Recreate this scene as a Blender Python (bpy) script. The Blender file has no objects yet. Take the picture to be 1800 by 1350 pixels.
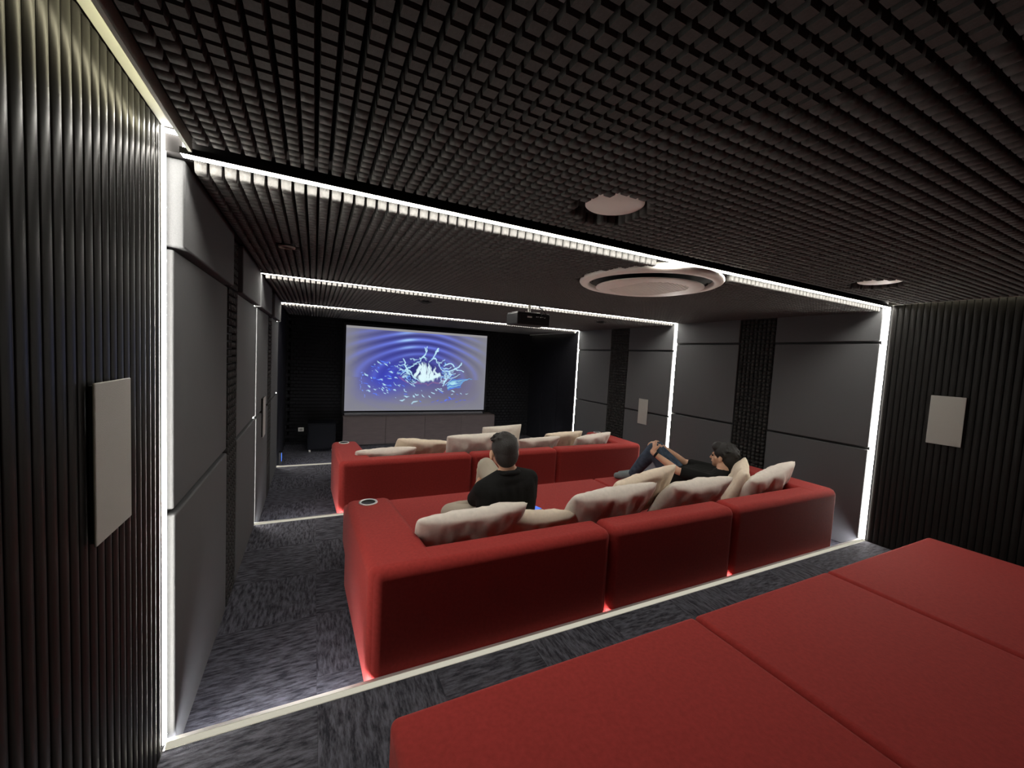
import bpy, bmesh, math, random
import numpy as np
from mathutils import Vector, Matrix, noise
random.seed(7)
rng = np.random.default_rng(7)
SC = bpy.context.scene
COL = SC.collection
PI = math.pi

# ------------------------------------------------------------------ camera
W = 4.968            # room width, left wall plane x = 0, right wall plane x = W
CAM = Vector((0.4585, -1.7625, 1.4755))
FPX = 707.08
YAW, PITCH, ROLL = -0.45927, -0.064504, 0.05447
def cam_axes():
    cy, sy, cp, sp, cr, sr = math.cos(YAW), math.sin(YAW), math.cos(PITCH), math.sin(PITCH), math.cos(ROLL), math.sin(ROLL)
    F = Vector((-sy*cp, cy*cp, sp)); r0 = Vector((cy, sy, 0)); u0 = r0.cross(F)
    return cr*r0 + sr*u0, -sr*r0 + cr*u0, F
RV, UV, FV = cam_axes()
cam_data = bpy.data.cameras.new('camera'); cam = bpy.data.objects.new('camera', cam_data); COL.objects.link(cam)
cam_data.sensor_width = 36; cam_data.lens = FPX/1800*36; cam_data.clip_start = 0.02; cam_data.clip_end = 60
M = Matrix((RV, UV, -FV)).transposed().to_4x4(); M.translation = CAM
cam.matrix_world = M
SC.camera = cam
# ------------------------------------------------------------------ world, exposure
SC.world = bpy.data.worlds.new('world'); SC.world.use_nodes = True
bgn = SC.world.node_tree.nodes['Background']
bgn.inputs[0].default_value = (0.02, 0.022, 0.03, 1); bgn.inputs[1].default_value = 0.1
SC.view_settings.view_transform = 'Standard'; SC.view_settings.look = 'None'
SC.view_settings.gamma = 1; SC.view_settings.exposure = 0.0; SC.view_settings.use_curve_mapping = False
LED = 55.0           # radiance of the white light strips
LED_COVE = 26.0       # warm strips hidden in the rear side coves
LED_STEP = 105.0       # strips under the step nosings
LED_NOSE = 0.55      # diffuser lip on top of the nosings

# ------------------------------------------------------------------ materials
def mat(name, col, rough=0.6, metal=0.0, sheen=0.0, spec=0.5, noise_amt=0.0, noise_scale=8.0, bump=0.0, bump_scale=200.0, coords='Object', emit=None, emit_s=0.0, stretch=None):
    m = bpy.data.materials.new(name); m.use_nodes = True
    nt = m.node_tree; b = nt.nodes['Principled BSDF']
    b.inputs['Base Color'].default_value = (*col, 1); b.inputs['Roughness'].default_value = rough
    b.inputs['Metallic'].default_value = metal; b.inputs['Specular IOR Level'].default_value = spec
    if sheen: b.inputs['Sheen Weight'].default_value = sheen; b.inputs['Sheen Roughness'].default_value = 0.4
    if emit: b.inputs['Emission Color'].default_value = (*emit, 1); b.inputs['Emission Strength'].default_value = emit_s
    tc = nt.nodes.new('ShaderNodeTexCoord'); src = tc.outputs[coords]
    if stretch:
        mp = nt.nodes.new('ShaderNodeMapping'); mp.inputs['Scale'].default_value = stretch
        nt.links.new(src, mp.inputs[0]); src = mp.outputs[0]
    if noise_amt:
        n = nt.nodes.new('ShaderNodeTexNoise'); n.inputs['Scale'].default_value = noise_scale; n.inputs['Detail'].default_value = 5
        nt.links.new(src, n.inputs['Vector'])
        r = nt.nodes.new('ShaderNodeMapRange'); r.inputs[1].default_value = 0.3; r.inputs[2].default_value = 0.7
        r.inputs[3].default_value = 1-noise_amt; r.inputs[4].default_value = 1+noise_amt
        nt.links.new(n.outputs[0], r.inputs[0])
        mx = nt.nodes.new('ShaderNodeMix'); mx.data_type = 'RGBA'; mx.blend_type = 'MULTIPLY'; mx.inputs[0].default_value = 1
        mx.inputs[6].default_value = (*col, 1); nt.links.new(r.outputs[0], mx.inputs[7])
        nt.links.new(mx.outputs[2], b.inputs['Base Color'])
    if bump:
        n2 = nt.nodes.new('ShaderNodeTexNoise'); n2.inputs['Scale'].default_value = bump_scale; n2.inputs['Detail'].default_value = 3
        nt.links.new(src, n2.inputs['Vector'])
        bp = nt.nodes.new('ShaderNodeBump'); bp.inputs['Strength'].default_value = bump; bp.inputs['Distance'].default_value = 0.004
        nt.links.new(n2.outputs[0], bp.inputs['Height']); nt.links.new(bp.outputs[0], b.inputs['Normal'])
    return m
RED = mat('red_fabric', (0.30, 0.030, 0.026), 0.85, sheen=0.06, spec=0.15, noise_amt=0.10, noise_scale=60, bump=0.25, bump_scale=500)
LINEN = mat('linen', (0.70, 0.64, 0.57), 0.9, spec=0.2, noise_amt=0.06, noise_scale=40, bump=0.3, bump_scale=350)
LINEN_WARM = mat('linen_warm', (0.75, 0.64, 0.51), 0.9, spec=0.2, noise_amt=0.06, noise_scale=40, bump=0.3, bump_scale=350)
SLAT = mat('slat_laminate', (0.013, 0.0125, 0.012), 0.34, spec=0.08, noise_amt=0.2, noise_scale=30, stretch=(8, 8, 0.6))
BACKING = mat('black_backing', (0.008, 0.008, 0.009), 0.8)
WALLDARK = mat('dark_wall', (0.007, 0.007, 0.009), 0.75, spec=0.1, noise_amt=0.15)
PANEL = mat('grey_acoustic_fabric', (0.078, 0.080, 0.083), 0.95, spec=0.15, noise_amt=0.08, noise_scale=300, bump=0.2, bump_scale=600)
FOAM = mat('charcoal_foam', (0.092, 0.090, 0.087), 0.95, spec=0.1, noise_amt=0.12, noise_scale=90, bump=0.3, bump_scale=400)
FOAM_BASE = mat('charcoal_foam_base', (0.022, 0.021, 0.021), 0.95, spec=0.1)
BLACKFOAM = mat('black_foam', (0.008, 0.008, 0.009), 0.95, spec=0.1)
WHITE = mat('white_plastic', (0.80, 0.77, 0.71), 0.5, noise_amt=0.03)
GRILLE = mat('speaker_grille', (0.30, 0.29, 0.265), 0.6, bump=0.5, bump_scale=900)
BLACK = mat('black_plastic', (0.010, 0.010, 0.011), 0.55, spec=0.2)
CHROME = mat('brushed_metal', (0.75, 0.73, 0.70), 0.3, metal=0.8)
STAGEWOOD = mat('taupe_laminate', (0.055, 0.043, 0.042), 0.7, spec=0.15, noise_amt=0.12, noise_scale=5, stretch=(1, 1, 6))
COVE = mat('painted_cove_board', (0.30, 0.31, 0.27), 0.7)
SKIN = mat('skin', (0.60, 0.35, 0.235), 0.55, spec=0.3, noise_amt=0.05)
HAIR = mat('black_hair', (0.012, 0.010, 0.009), 0.6, noise_amt=0.4, noise_scale=120, bump=0.6, bump_scale=160)
SHIRT = mat('black_cotton', (0.012, 0.012, 0.012), 0.9, spec=0.1, noise_amt=0.15, bump=0.3, bump_scale=60)
BEIGE = mat('beige_twill', (0.46, 0.41, 0.33), 0.9, spec=0.1, noise_amt=0.05, bump=0.3, bump_scale=60)
JEANS = mat('blue_denim', (0.055, 0.078, 0.11), 0.9, spec=0.1, noise_amt=0.3, noise_scale=25, bump=0.3, bump_scale=300)
SOCK = mat('grey_socks', (0.16, 0.19, 0.20), 0.95, noise_amt=0.2, bump=0.4, bump_scale=300)
def emat(name, col, s):
    m = bpy.data.materials.new(name); m.use_nodes = True; nt = m.node_tree; nt.nodes.clear()
    e = nt.nodes.new('ShaderNodeEmission'); e.inputs[0].default_value = (*col, 1); e.inputs[1].default_value = s
    o = nt.nodes.new('ShaderNodeOutputMaterial'); nt.links.new(e.outputs[0], o.inputs[0]); return m
E_LED = emat('white_led', (1.0, 0.955, 0.87), LED)
E_COVE_DIM = emat('dim_warm_led', (1.0, 0.90, 0.66), LED_COVE*0.30)
E_COVE = emat('warm_led', (1.0, 0.91, 0.60), LED_COVE)
E_STEP = emat('step_led', (0.95, 0.95, 1.0), LED_STEP)
E_NOSE = emat('nosing_diffuser', (1.0, 0.95, 0.78), LED_NOSE)
E_BLUE = emat('blue_glow', (0.08, 0.22, 0.9), 2.0)
E_PHONE = emat('phone_glow', (0.12, 0.25, 1.0), 1.0)
def carpet_mat():
    m = mat('charcoal_carpet', (0.045, 0.045, 0.055), 0.95, spec=0.1)
    nt = m.node_tree; b = nt.nodes['Principled BSDF']
    tc = nt.nodes.new('ShaderNodeTexCoord'); oi = nt.nodes.new('ShaderNodeObjectInfo')
    ad = nt.nodes.new('ShaderNodeVectorMath'); ad.operation = 'MULTIPLY_ADD'
    cx = nt.nodes.new('ShaderNodeCombineXYZ')
    for i in range(3): nt.links.new(oi.outputs['Random'], cx.inputs[i])
    ad.inputs[1].default_value = (37, 53, 19)
    nt.links.new(cx.outputs[0], ad.inputs[0]); nt.links.new(tc.outputs['Object'], ad.inputs[2])
    mp = nt.nodes.new('ShaderNodeMapping'); mp.inputs['Scale'].default_value = (1, 4.5, 1)
    nt.links.new(ad.outputs[0], mp.inputs[0])
    n = nt.nodes.new('ShaderNodeTexNoise'); n.inputs['Scale'].default_value = 14; n.inputs['Detail'].default_value = 6; n.inputs['Roughness'].default_value = 0.65
    nt.links.new(mp.outputs[0], n.inputs['Vector'])
    cr = nt.nodes.new('ShaderNodeValToRGB'); nt.links.new(n.outputs[0], cr.inputs[0])
    cr.color_ramp.elements[0].position = 0.38; cr.color_ramp.elements[0].color = (0.022, 0.022, 0.028, 1)
    cr.color_ramp.elements[1].position = 0.62; cr.color_ramp.elements[1].color = (0.095, 0.095, 0.113, 1)
    nt.links.new(cr.outputs[0], b.inputs['Base Color'])
    n2 = nt.nodes.new('ShaderNodeTexNoise'); n2.inputs['Scale'].default_value = 380
    nt.links.new(tc.outputs['Object'], n2.inputs['Vector'])
    bp = nt.nodes.new('ShaderNodeBump'); bp.inputs['Strength'].default_value = 0.7; bp.inputs['Distance'].default_value = 0.004
    nt.links.new(n2.outputs[0], bp.inputs['Height']); nt.links.new(bp.outputs[0], b.inputs['Normal'])
    return m
CARPET = carpet_mat()

# ------------------------------------------------------------------ helpers
def link(name, me, m=None, parent=None, smooth=False, wn=False):
    if m is not None and not me.materials: me.materials.append(m)
    if smooth: me.polygons.foreach_set('use_smooth', [True]*len(me.polygons))
    o = bpy.data.objects.new(name, me); COL.objects.link(o)
    if parent is not None: o.parent = parent
    if wn: w = o.modifiers.new('wn', 'WEIGHTED_NORMAL'); w.keep_sharp = False; w.weight = 80
    return o
def tag(o, label, cat, group=None, kind=None):
    o['label'] = label; o['category'] = cat
    if group: o['group'] = group
    if kind: o['kind'] = kind
    return o
def thing(name, label, cat, loc=(0, 0, 0), group=None):
    o = bpy.data.objects.new(name, None); COL.objects.link(o); o.location = loc; o.empty_display_size = 0.05
    return tag(o, label, cat, group)
def struct(o): o['kind'] = 'structure'; return o
class MB:
    def __init__(s): s.v = []; s.f = []
    def add(s, vs, fs):
        n = len(s.v); s.v += [tuple(v) for v in vs]; s.f += [tuple(i+n for i in f) for f in fs]; return s
    def box(s, a, b, c, d, e, f):   # x0 x1 y0 y1 z0 z1
        return s.add([(a, c, e), (b, c, e), (b, d, e), (a, d, e), (a, c, f), (b, c, f), (b, d, f), (a, d, f)],
                     [(0, 3, 2, 1), (4, 5, 6, 7), (0, 1, 5, 4), (1, 2, 6, 5), (2, 3, 7, 6), (3, 0, 4, 7)])
    def mesh(s, name='m'):
        me = bpy.data.meshes.new(name); me.from_pydata(s.v, [], s.f); me.update(); return me
    def build(s, name, m, parent=None, **k): return link(name, s.mesh(name), m, parent, **k)
def bbox(name, m, x0, x1, y0, y1, z0, z1, parent=None, r=0.004, seg=2, origin=None):
    """bevelled box"""
    bm = bmesh.new()
    cx, cy, cz = (x0+x1)/2, (y0+y1)/2, (z0+z1)/2
    ox, oy, oz = origin if origin else (0, 0, 0)
    bmesh.ops.create_cube(bm, size=1)
    for v in bm.verts: v.co = Vector((cx-ox + v.co.x*(x1-x0), cy-oy + v.co.y*(y1-y0), cz-oz + v.co.z*(z1-z0)))
    if r > 0: bmesh.ops.bevel(bm, geom=bm.edges[:], offset=r, segments=seg, profile=0.5, affect='EDGES')
    me = bpy.data.meshes.new(name); bm.to_mesh(me); bm.free()
    o = link(name, me, m, parent, smooth=r > 0, wn=r > 0)
    if origin: o.location = origin
    return o
def hexa(name, m, pts, parent=None, r=0.03, seg=5):
    """bevelled box from 8 corners, ordered bottom 4 then top 4"""
    bm = bmesh.new(); vs = [bm.verts.new(p) for p in pts]
    for f in [(0, 3, 2, 1), (4, 5, 6, 7), (0, 1, 5, 4), (1, 2, 6, 5), (2, 3, 7, 6), (3, 0, 4, 7)]: bm.faces.new([vs[i] for i in f])
    bmesh.ops.bevel(bm, geom=bm.edges[:], offset=r, segments=seg, profile=0.5, affect='EDGES')
    me = bpy.data.meshes.new(name); bm.to_mesh(me); bm.free()
    return link(name, me, m, parent, smooth=True, wn=True)
def lathe(name, m, prof, parent=None, seg=48, loc=(0, 0, 0), smooth=True):
    """revolve (r, z) profile about z"""
    b = MB(); n = len(prof); vs = []; fs = []
    for i in range(seg):
        a = 2*PI*i/seg
        for r, z in prof: vs.append((r*math.cos(a), r*math.sin(a), z))
    for i in range(seg):
        j = (i+1) % seg
        for k in range(n-1):
            fs.append((i*n+k, j*n+k, j*n+k+1, i*n+k+1))
    b.add(vs, fs); me = b.mesh(name)
    bm = bmesh.new(); bm.from_mesh(me); bmesh.ops.remove_doubles(bm, verts=bm.verts, dist=1e-5)
    bmesh.ops.recalc_face_normals(bm, faces=bm.faces); bm.to_mesh(me); bm.free()
    o = link(name, me, m, parent, smooth=smooth); o.location = loc; return o
def project(p):
    d = Vector(p) - CAM; z = d.dot(FV)
    if z <= 0.05: return None
    return 900 + FPX*d.dot(RV)/z, 675 - FPX*d.dot(UV)/z, z

# ------------------------------------------------------------------ levels
Y2, Y3 = 2.289, 4.587            # light frames stand at y = 0, Y2, Y3
YB, YF = 6.45, -3.2              # screen wall, rear wall
Z1, Z2, Z3, Z4 = 0.0, -0.10, -0.21, -0.31
tiers = [(YF, 0.0, Z1), (0.0, Y2, Z2), (Y2, Y3, Z3), (Y3, YB, Z4)]
CE1, CE2, CE3, CE4 = 2.146, 2.100, 2.080, 2.062   # foam base heights per bay
FD = 0.046                       # foam block depth

# floor: stepped slab
b = MB()
for y0, y1, z in tiers: b.box(-0.1, W+0.1, y0, y1, z-0.5, z-0.008)
floor = struct(b.build('floor', BACKING))
TS = 0.50
tile_me = {}
def tile_mesh(w, d):
    k = (round(w, 3), round(d, 3))
    if k not in tile_me:
        q = MB().box(-w/2, w/2, -d/2, d/2, -0.008, 0.0).mesh('carpet_tile'); q.materials.append(CARPET); tile_me[k] = q
    return tile_me[k]
row = 0
for y0, y1, z in tiers:
    y = y1 - 0.028 if y1 < YB else y1
    x_start = 0.0
    while y > y0 + 0.02:
        d = min(TS, y - y0 - 0.002); x = 0.0; cix = 0
        while x < W - 0.01:
            w = min(TS, W - x)
            o = bpy.data.objects.new('carpet_tile', tile_mesh(w-0.001, d-0.001)); COL.objects.link(o); o.parent = floor
            o.location = (x + w/2, y - d/2, z)
            if (row + cix) % 2 and abs(w-d) < 1e-4: o.rotation_euler.z = PI/2
            x += w; cix += 1
        y -= d; row += 1
# step nosings
for i, (y, z, zl) in enumerate(((0.0, Z1, Z2), (Y2, Z2, Z3), (Y3, Z3, Z4))):
    t = struct(MB().box(0.0, W, y-0.028, y+0.0, z-0.03, z+0.001).box(0.0, W, y-0.010, y-0.001, zl, z-0.03).build(f'trim_{i+1}', CHROME))
    bbox('diffuser', E_NOSE, 0.004, W-0.004, y-0.025, y-0.001, z+0.0011, z+0.008, t, r=0.002)
    MB().box(0.0, W, y-0.001, y+0.0160, z-0.008, z+0.009).build('lip', CHROME, t)  # lip widened to keep the step strip's light off the sofa back
    MB().box(0.01, W-0.01, y+0.0, y+0.006, z-0.026, z-0.009).build('light_strip', E_STEP, t)

# ------------------------------------------------------------------ ceiling foam
PX = 0.0437; BW = 0.0345
def block_geo(cx, cy, zt, dz, w=BW):
    """a foam tooth hanging from zt down by dz: 12 verts"""
    h = w/2; k = h*0.86; c = dz*0.80; q = h*0.93
    v = [(cx-h, cy-h, zt), (cx+h, cy-h, zt), (cx+h, cy+h, zt), (cx-h, cy+h, zt),
         (cx-q, cy-q, zt-c), (cx+q, cy-q, zt-c), (cx+q, cy+q, zt-c), (cx-q, cy+q, zt-c),
         (cx-k, cy-k, zt-dz), (cx+k, cy-k, zt-dz), (cx+k, cy+k, zt-dz), (cx-k, cy+k, zt-dz)]
    return v
BF = [(0, 1, 5, 4), (1, 2, 6, 5), (2, 3, 7, 6), (3, 0, 4, 7), (4, 5, 9, 8), (5, 6, 10, 9), (6, 7, 11, 10), (7, 4, 8, 11), (8, 9, 10, 11)]
BLK = bpy.data.meshes.new('foam_block'); BLK.from_pydata(block_geo(0, 0, 0, FD), [], BF); BLK.materials.append(FOAM)
AC = (2.585, 0.435, 0.486)
SPK = [(1.543, -0.421, 0.118), (3.846, -0.380, 0.117)]
SMALL = [(0.30, 1.02, 0.045), (1.55, 2.72, 0.06), (4.05, 2.80, 0.06)]
zones = [(0.085, W-0.085, YF, -0.105, CE1), (0.046, W-0.03, 0.028, Y2-0.10, CE2), (0.046, W-0.03, Y2+0.028, Y3-0.10, CE3), (0.03, W-0.03, Y3+0.028, YB-0.02, CE4)]
# ceiling slabs
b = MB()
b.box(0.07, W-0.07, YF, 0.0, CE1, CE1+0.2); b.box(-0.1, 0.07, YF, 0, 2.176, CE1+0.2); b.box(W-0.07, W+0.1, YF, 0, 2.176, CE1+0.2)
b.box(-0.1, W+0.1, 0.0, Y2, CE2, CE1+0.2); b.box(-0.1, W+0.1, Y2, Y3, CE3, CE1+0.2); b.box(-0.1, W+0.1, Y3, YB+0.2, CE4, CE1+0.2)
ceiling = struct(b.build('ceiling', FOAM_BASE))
cands = []
for zi, (x0, x1, y0, y1, zt) in enumerate(zones):
    nx = int((x1-x0)/PX); offx = x0 + ((x1-x0)-nx*PX)/2 + PX/2
    ny = int((y1-y0)/PX)
    for j in range(ny):
        cy = (y1 - PX/2 - j*PX) if zi == 0 else (y0 + PX/2 + j*PX)
        for i in range(nx):
            cx = offx + i*PX
            skip = False
            for sx, sy, sr in SPK:
                if zi == 0 and math.hypot(cx-sx, cy-sy-0.022) < sr + 0.034: skip = True
            if math.hypot(cx-AC[0], cy-AC[1]) < AC[2] + 0.012: skip = True
            for sx, sy, sr in SMALL:
                if math.hypot(cx-sx, cy-sy) < sr + 0.02: skip = True
            if skip: continue
            cands.append((cx, cy, zt))
vis = []
for k, (cx, cy, zt) in enumerate(cands):
    q = project((cx, cy, zt-FD))
    if q and -10 < q[0] < 1810 and -10 < q[1] < 1360:
        dist = (Vector((cx, cy, zt)) - CAM).length
        vis.append((dist, k))
vis.sort(); near = set(k for _, k in vis[:300])
for k in sorted(near):
    cx, cy, zt = cands[k]
    o = bpy.data.objects.new('foam_block', BLK); COL.objects.link(o); o.parent = ceiling; o.location = (cx, cy, zt)
    if zt != CE1: o.scale.z = 0.88
far = [c for k, c in enumerate(cands) if k not in near]
DEP = {CE1: 1.0, CE2: 0.88, CE3: 0.76, CE4: 0.66}
base = np.array(block_geo(0, 0, 0, FD)); fa = np.array(BF)
P = np.array(far); Bs = np.repeat(base[None], len(P), 0); Bs[:, :, 2] *= np.array([DEP[c[2]] for c in far])[:, None]
V = (Bs + P[:, None, :]).reshape(-1, 3)
Fi = (fa[None] + (np.arange(len(P))*12)[:, None, None]).reshape(-1, 4)
def np_mesh(name, V, Fq):
    me = bpy.data.meshes.new(name); me.vertices.add(len(V)); me.vertices.foreach_set('co', V.astype('f').ravel())
    me.loops.add(Fq.size); me.loops.foreach_set('vertex_index', Fq.astype('i').ravel())
    me.polygons.add(len(Fq)); me.polygons.foreach_set('loop_start', np.arange(0, Fq.size, Fq.shape[1]).astype('i'))
    me.update(calc_edges=True); me.validate(); return me
ff = link('foam_blocks', np_mesh('foam_blocks', V, Fi), FOAM, ceiling); ff['kind'] = 'stuff'
# cove boards along both rear side walls, strips hidden on the fascia facing the wall
for s, nm in ((0, 'left'), (1, 'right')):
    fx0, fx1 = (0.070, 0.080) if s == 0 else (W-0.080, W-0.070)
    fas = struct(MB().box(fx0, fx1, YF, -0.03, CE1-0.046, 2.176).build(f'trim_{4+s}', COVE))
    lx = fx0-0.004 if s == 0 else fx1
    MB().box(lx, lx+0.004, YF+0.1, -0.12, 2.110, 2.128).build('light_strip', E_COVE if s == 0 else E_COVE_DIM, fas)
    px0, px1 = (0.0, 0.07) if s == 0 else (W-0.07, W)
    struct(MB().box(px0, px1, YF, -0.025, 2.168, 2.176).build(f'trim_{6+s}', COVE))

t8 = struct(MB().box(W-0.075, W-0.066, Y3+0.03, YB-0.03, 2.012, CE4).build('trim_8', COVE))
MB().box(W-0.066, W-0.062, Y3+0.06, YB-0.06, 2.030, 2.040).build('light_strip', E_COVE_DIM, t8)
# ------------------------------------------------------------------ walls
wall_left = struct(MB().box(-0.12, -0.012, YF, 0.0, -0.5, 2.30).box(-0.12, -0.012, 0.0, YB+.2, -0.5, 2.2).build('wall_left', BACKING))
wall_right = struct(MB().box(W+0.012, W+0.12, YF, YB+.2, -0.5, 2.3).build('wall_right', BACKING))
wall_back = struct(MB().box(-0.12, W+0.12, YF-0.12, YF, -0.5, 2.3).build('wall_back', WALLDARK))
wall_front = struct(MB().box(-0.12, W+0.12, YB, YB+0.12, -0.5, 2.2).build('wall_front', WALLDARK))
# rounded vertical slats of the rear bay
SP = 0.0405
def slat_mesh(h):
    n = 10; w = 0.0188; dpt = 0.0040; vs = []; fs = []
    for z in (0, h):
        for i in range(n+1):
            q = -1+2*i/n; vs.append((0.006 + dpt*(1-q*q), w*q, z))
    for i in range(n): fs.append((i, i+1, n+2+i, n+1+i))
    vs += [(0, w, 0), (0, -w, 0), (0, w, h), (0, -w, h)]; k = 2*n+2
    fs += [(n, k, k+2, 2*n+1), (k+1, 0, n+1, k+3)]
    me = MB().add(vs, fs).mesh('slat'); me.materials.append(SLAT)
    me.polygons.foreach_set('use_smooth', [True]*n + [False, False]); me.update(); return me
SL = slat_mesh(2.165)
for side in (0, 1):
    y = -0.030 - SP/2
    while y > YF + 0.03:
        o = bpy.data.objects.new('slat', SL); COL.objects.link(o); o.parent = wall_left if side == 0 else wall_right
        o.location = (-0.012 if side == 0 else W+0.012, y, 0.0)
        if side: o.rotation_euler.z = PI
        y -= SP
# fabric panels of the middle bays
def panel(par, side, y0, y1, z0, z1, t, g=0.009):
    if side == 0: x0, x1 = -0.012, t
    else: x0, x1 = W-t, W+0.012
    return bbox('fabric_panel', PANEL, x0, x1, y0+g/2, y1-g/2, z0+g/2, z1-g/2, par, r=0.008, seg=3)
cuts_r = [(0.0185, 0.93), (1.335, Y2-0.025)], [(Y2+0.0185, 3.20), (3.62, Y3-0.025)]
cuts_l = [(0.030, 1.00), (1.32, Y2-0.025)], [(Y2+0.025, 3.25), (3.62, Y3-0.025)]
for bay, (zf, zc) in enumerate(((Z2, CE2-0.002), (Z3, CE3-0.002))):
    for (y0, y1) in cuts_r[bay]:
        mid = 0.84 if bay == 0 else 0.775
        top = 1.795 if bay == 0 else 1.70
        panel(wall_right, 1, y0, y1, top, zc, 0.030); panel(wall_right, 1, y0, y1, mid, top-0.012, 0.022); panel(wall_right, 1, y0, y1, zf, mid-0.012, 0.022)
    for (y0, y1) in cuts_l[bay]:
        mid = 0.86 if bay == 0 else 0.84
        panel(wall_left, 0, y0, y1, 1.79, zc, 0.046); panel(wall_left, 0, y0, y1, mid, 1.79, 0.016); panel(wall_left, 0, y0, y1, zf, mid-0.012, 0.020)
# foam columns between panels
def wall_foam(par, side, y0, y1, z0, z1, m=FOAM):
    xs = -0.010 if side == 0 else W+0.010; sg = 1 if side == 0 else -1
    ny = max(1, int((y1-y0)/PX)); nz = int((z1-z0)/PX); pts = []
    for j in range(ny):
        for k in range(nz): pts.append((xs, y0 + (j+.5)*(y1-y0)/ny, z0 + (k+.5)*(z1-z0)/nz))
    bb = np.array(block_geo(0, 0, 0, 0.030)); R = np.stack([-bb[:, 2]*sg, bb[:, 1], bb[:, 0]], 1)
    V = (R[None] + np.array(pts)[:, None, :]).reshape(-1, 3)
    F4 = (fa[None] + (np.arange(len(pts))*12)[:, None, None]).reshape(-1, 4)
    if side == 0: F4 = F4[:, ::-1]
    o = link('foam_blocks', np_mesh('foam_blocks', V, F4), m, par); o['kind'] = 'stuff'
DFOAM = mat('dark_foam', (0.03, 0.029, 0.028), 0.95, spec=0.1)
wall_foam(wall_right, 1, 0.94, 1.325, Z2, CE2, DFOAM); wall_foam(wall_right, 1, 3.21, 3.61, Z3, CE3, DFOAM)
wall_foam(wall_left, 0, 1.01, 1.31, Z2, CE2, DFOAM); wall_foam(wall_left, 0, 3.26, 3.61, Z3, CE3, DFOAM)
# screen bay: dark side panels and black foam rows on the screen wall
for side in (0, 1):
    par = wall_left if side == 0 else wall_right
    for k in range(3):
        y0 = Y3+0.03 + k*(YB-Y3-0.03)/3; y1 = Y3+0.03 + (k+1)*(YB-Y3-0.03)/3
        x0, x1 = (-0.012, 0.012) if side == 0 else (W-0.012, W+0.012)
        bbox('side_panel', WALLDARK, x0, x1, y0+0.002, y1-0.002, Z4, CE4-0.03, par, r=0.004)
pts = []
nx = int(W/0.09); nz = int((2.05-Z4)/0.062)
b = MB()
for k in range(nz):
    for i in range(nx+1):
        x0 = max(0.0, i*0.09 - (0.045 if k % 2 else 0)); x1 = min(W, x0+0.084)
        if x1-x0 < 0.02: continue
        z0 = Z4 + k*0.062
        b.box(x0, x1, YB-0.03, YB+0.001, z0, z0+0.054)
o = b.build('foam_bricks', BLACKFOAM, wall_front); o['kind'] = 'stuff'

# ------------------------------------------------------------------ light frames
HW = 0.013; HR = 0.016
def light_frame(y, zf, zt, ztop, label, jog):
    t = thing('light_frame', label, 'light strip', (0, y, zf))
    def seg(n, x0, x1, y0, y1, z0, z1):
        return bbox(n, E_LED, x0, x1, y0, y1, z0-zf, z1-zf, t, r=0.0015, seg=1)
    def ch(n, x0, x1, y0, y1, z0, z1):
        return MB().box(x0, x1, y0, y1, z0-zf, z1-zf).build(n, CHROME, t)
    seg('side_strip', -0.004, 0.001, -HW, HW, zf+0.01, ztop)
    seg('side_strip', W-0.002, W+0.004, -HR, HR, zf+0.01, ztop-0.02)
    ch('channel', -0.012, -0.0045, -HW-0.004, HW+0.002, zf+0.01, ztop)
    ch('channel', W+0.0045, W+0.012, -HR-0.002, HR+0.004, zf+0.01, ztop)
    seg('ceiling_strip', jog, W-0.012, -0.026, 0.014, zt-0.007, zt-0.003)
    MB().box(jog, W-0.012, -0.031, 0.016, zt-zf-0.0029, zt-zf+(0.012 if y == 0 else -0.0015)).box(jog, W-0.012, -0.031, -0.0265, zt-zf-0.008, zt-zf-0.0029).build('channel', BLACK, t)  # black backing added to stop the strip lighting the ceiling base above
    if jog > 0.02:
        seg('corner_strip', 0.004, jog+0.01, -0.016, 0.002, ztop-0.016, ztop-0.006)
        seg('corner_strip', jog+0.004, jog+0.010, -0.012, -0.004, zt+0.002, ztop-0.016)
    return t
light_frame(0.0, Z1, CE2, 2.172, 'largest white light strip frame round the room, nearest the camera, ending beside the foreground seats', 0.046)
light_frame(Y2, Z2, CE3, 2.096, 'middle white light strip frame round the room, passing just above the projector', 0.020)
light_frame(Y3, Z3, CE4, 2.08, 'smallest white light strip frame round the room, nearest the projection screen', 0.012)

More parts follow.
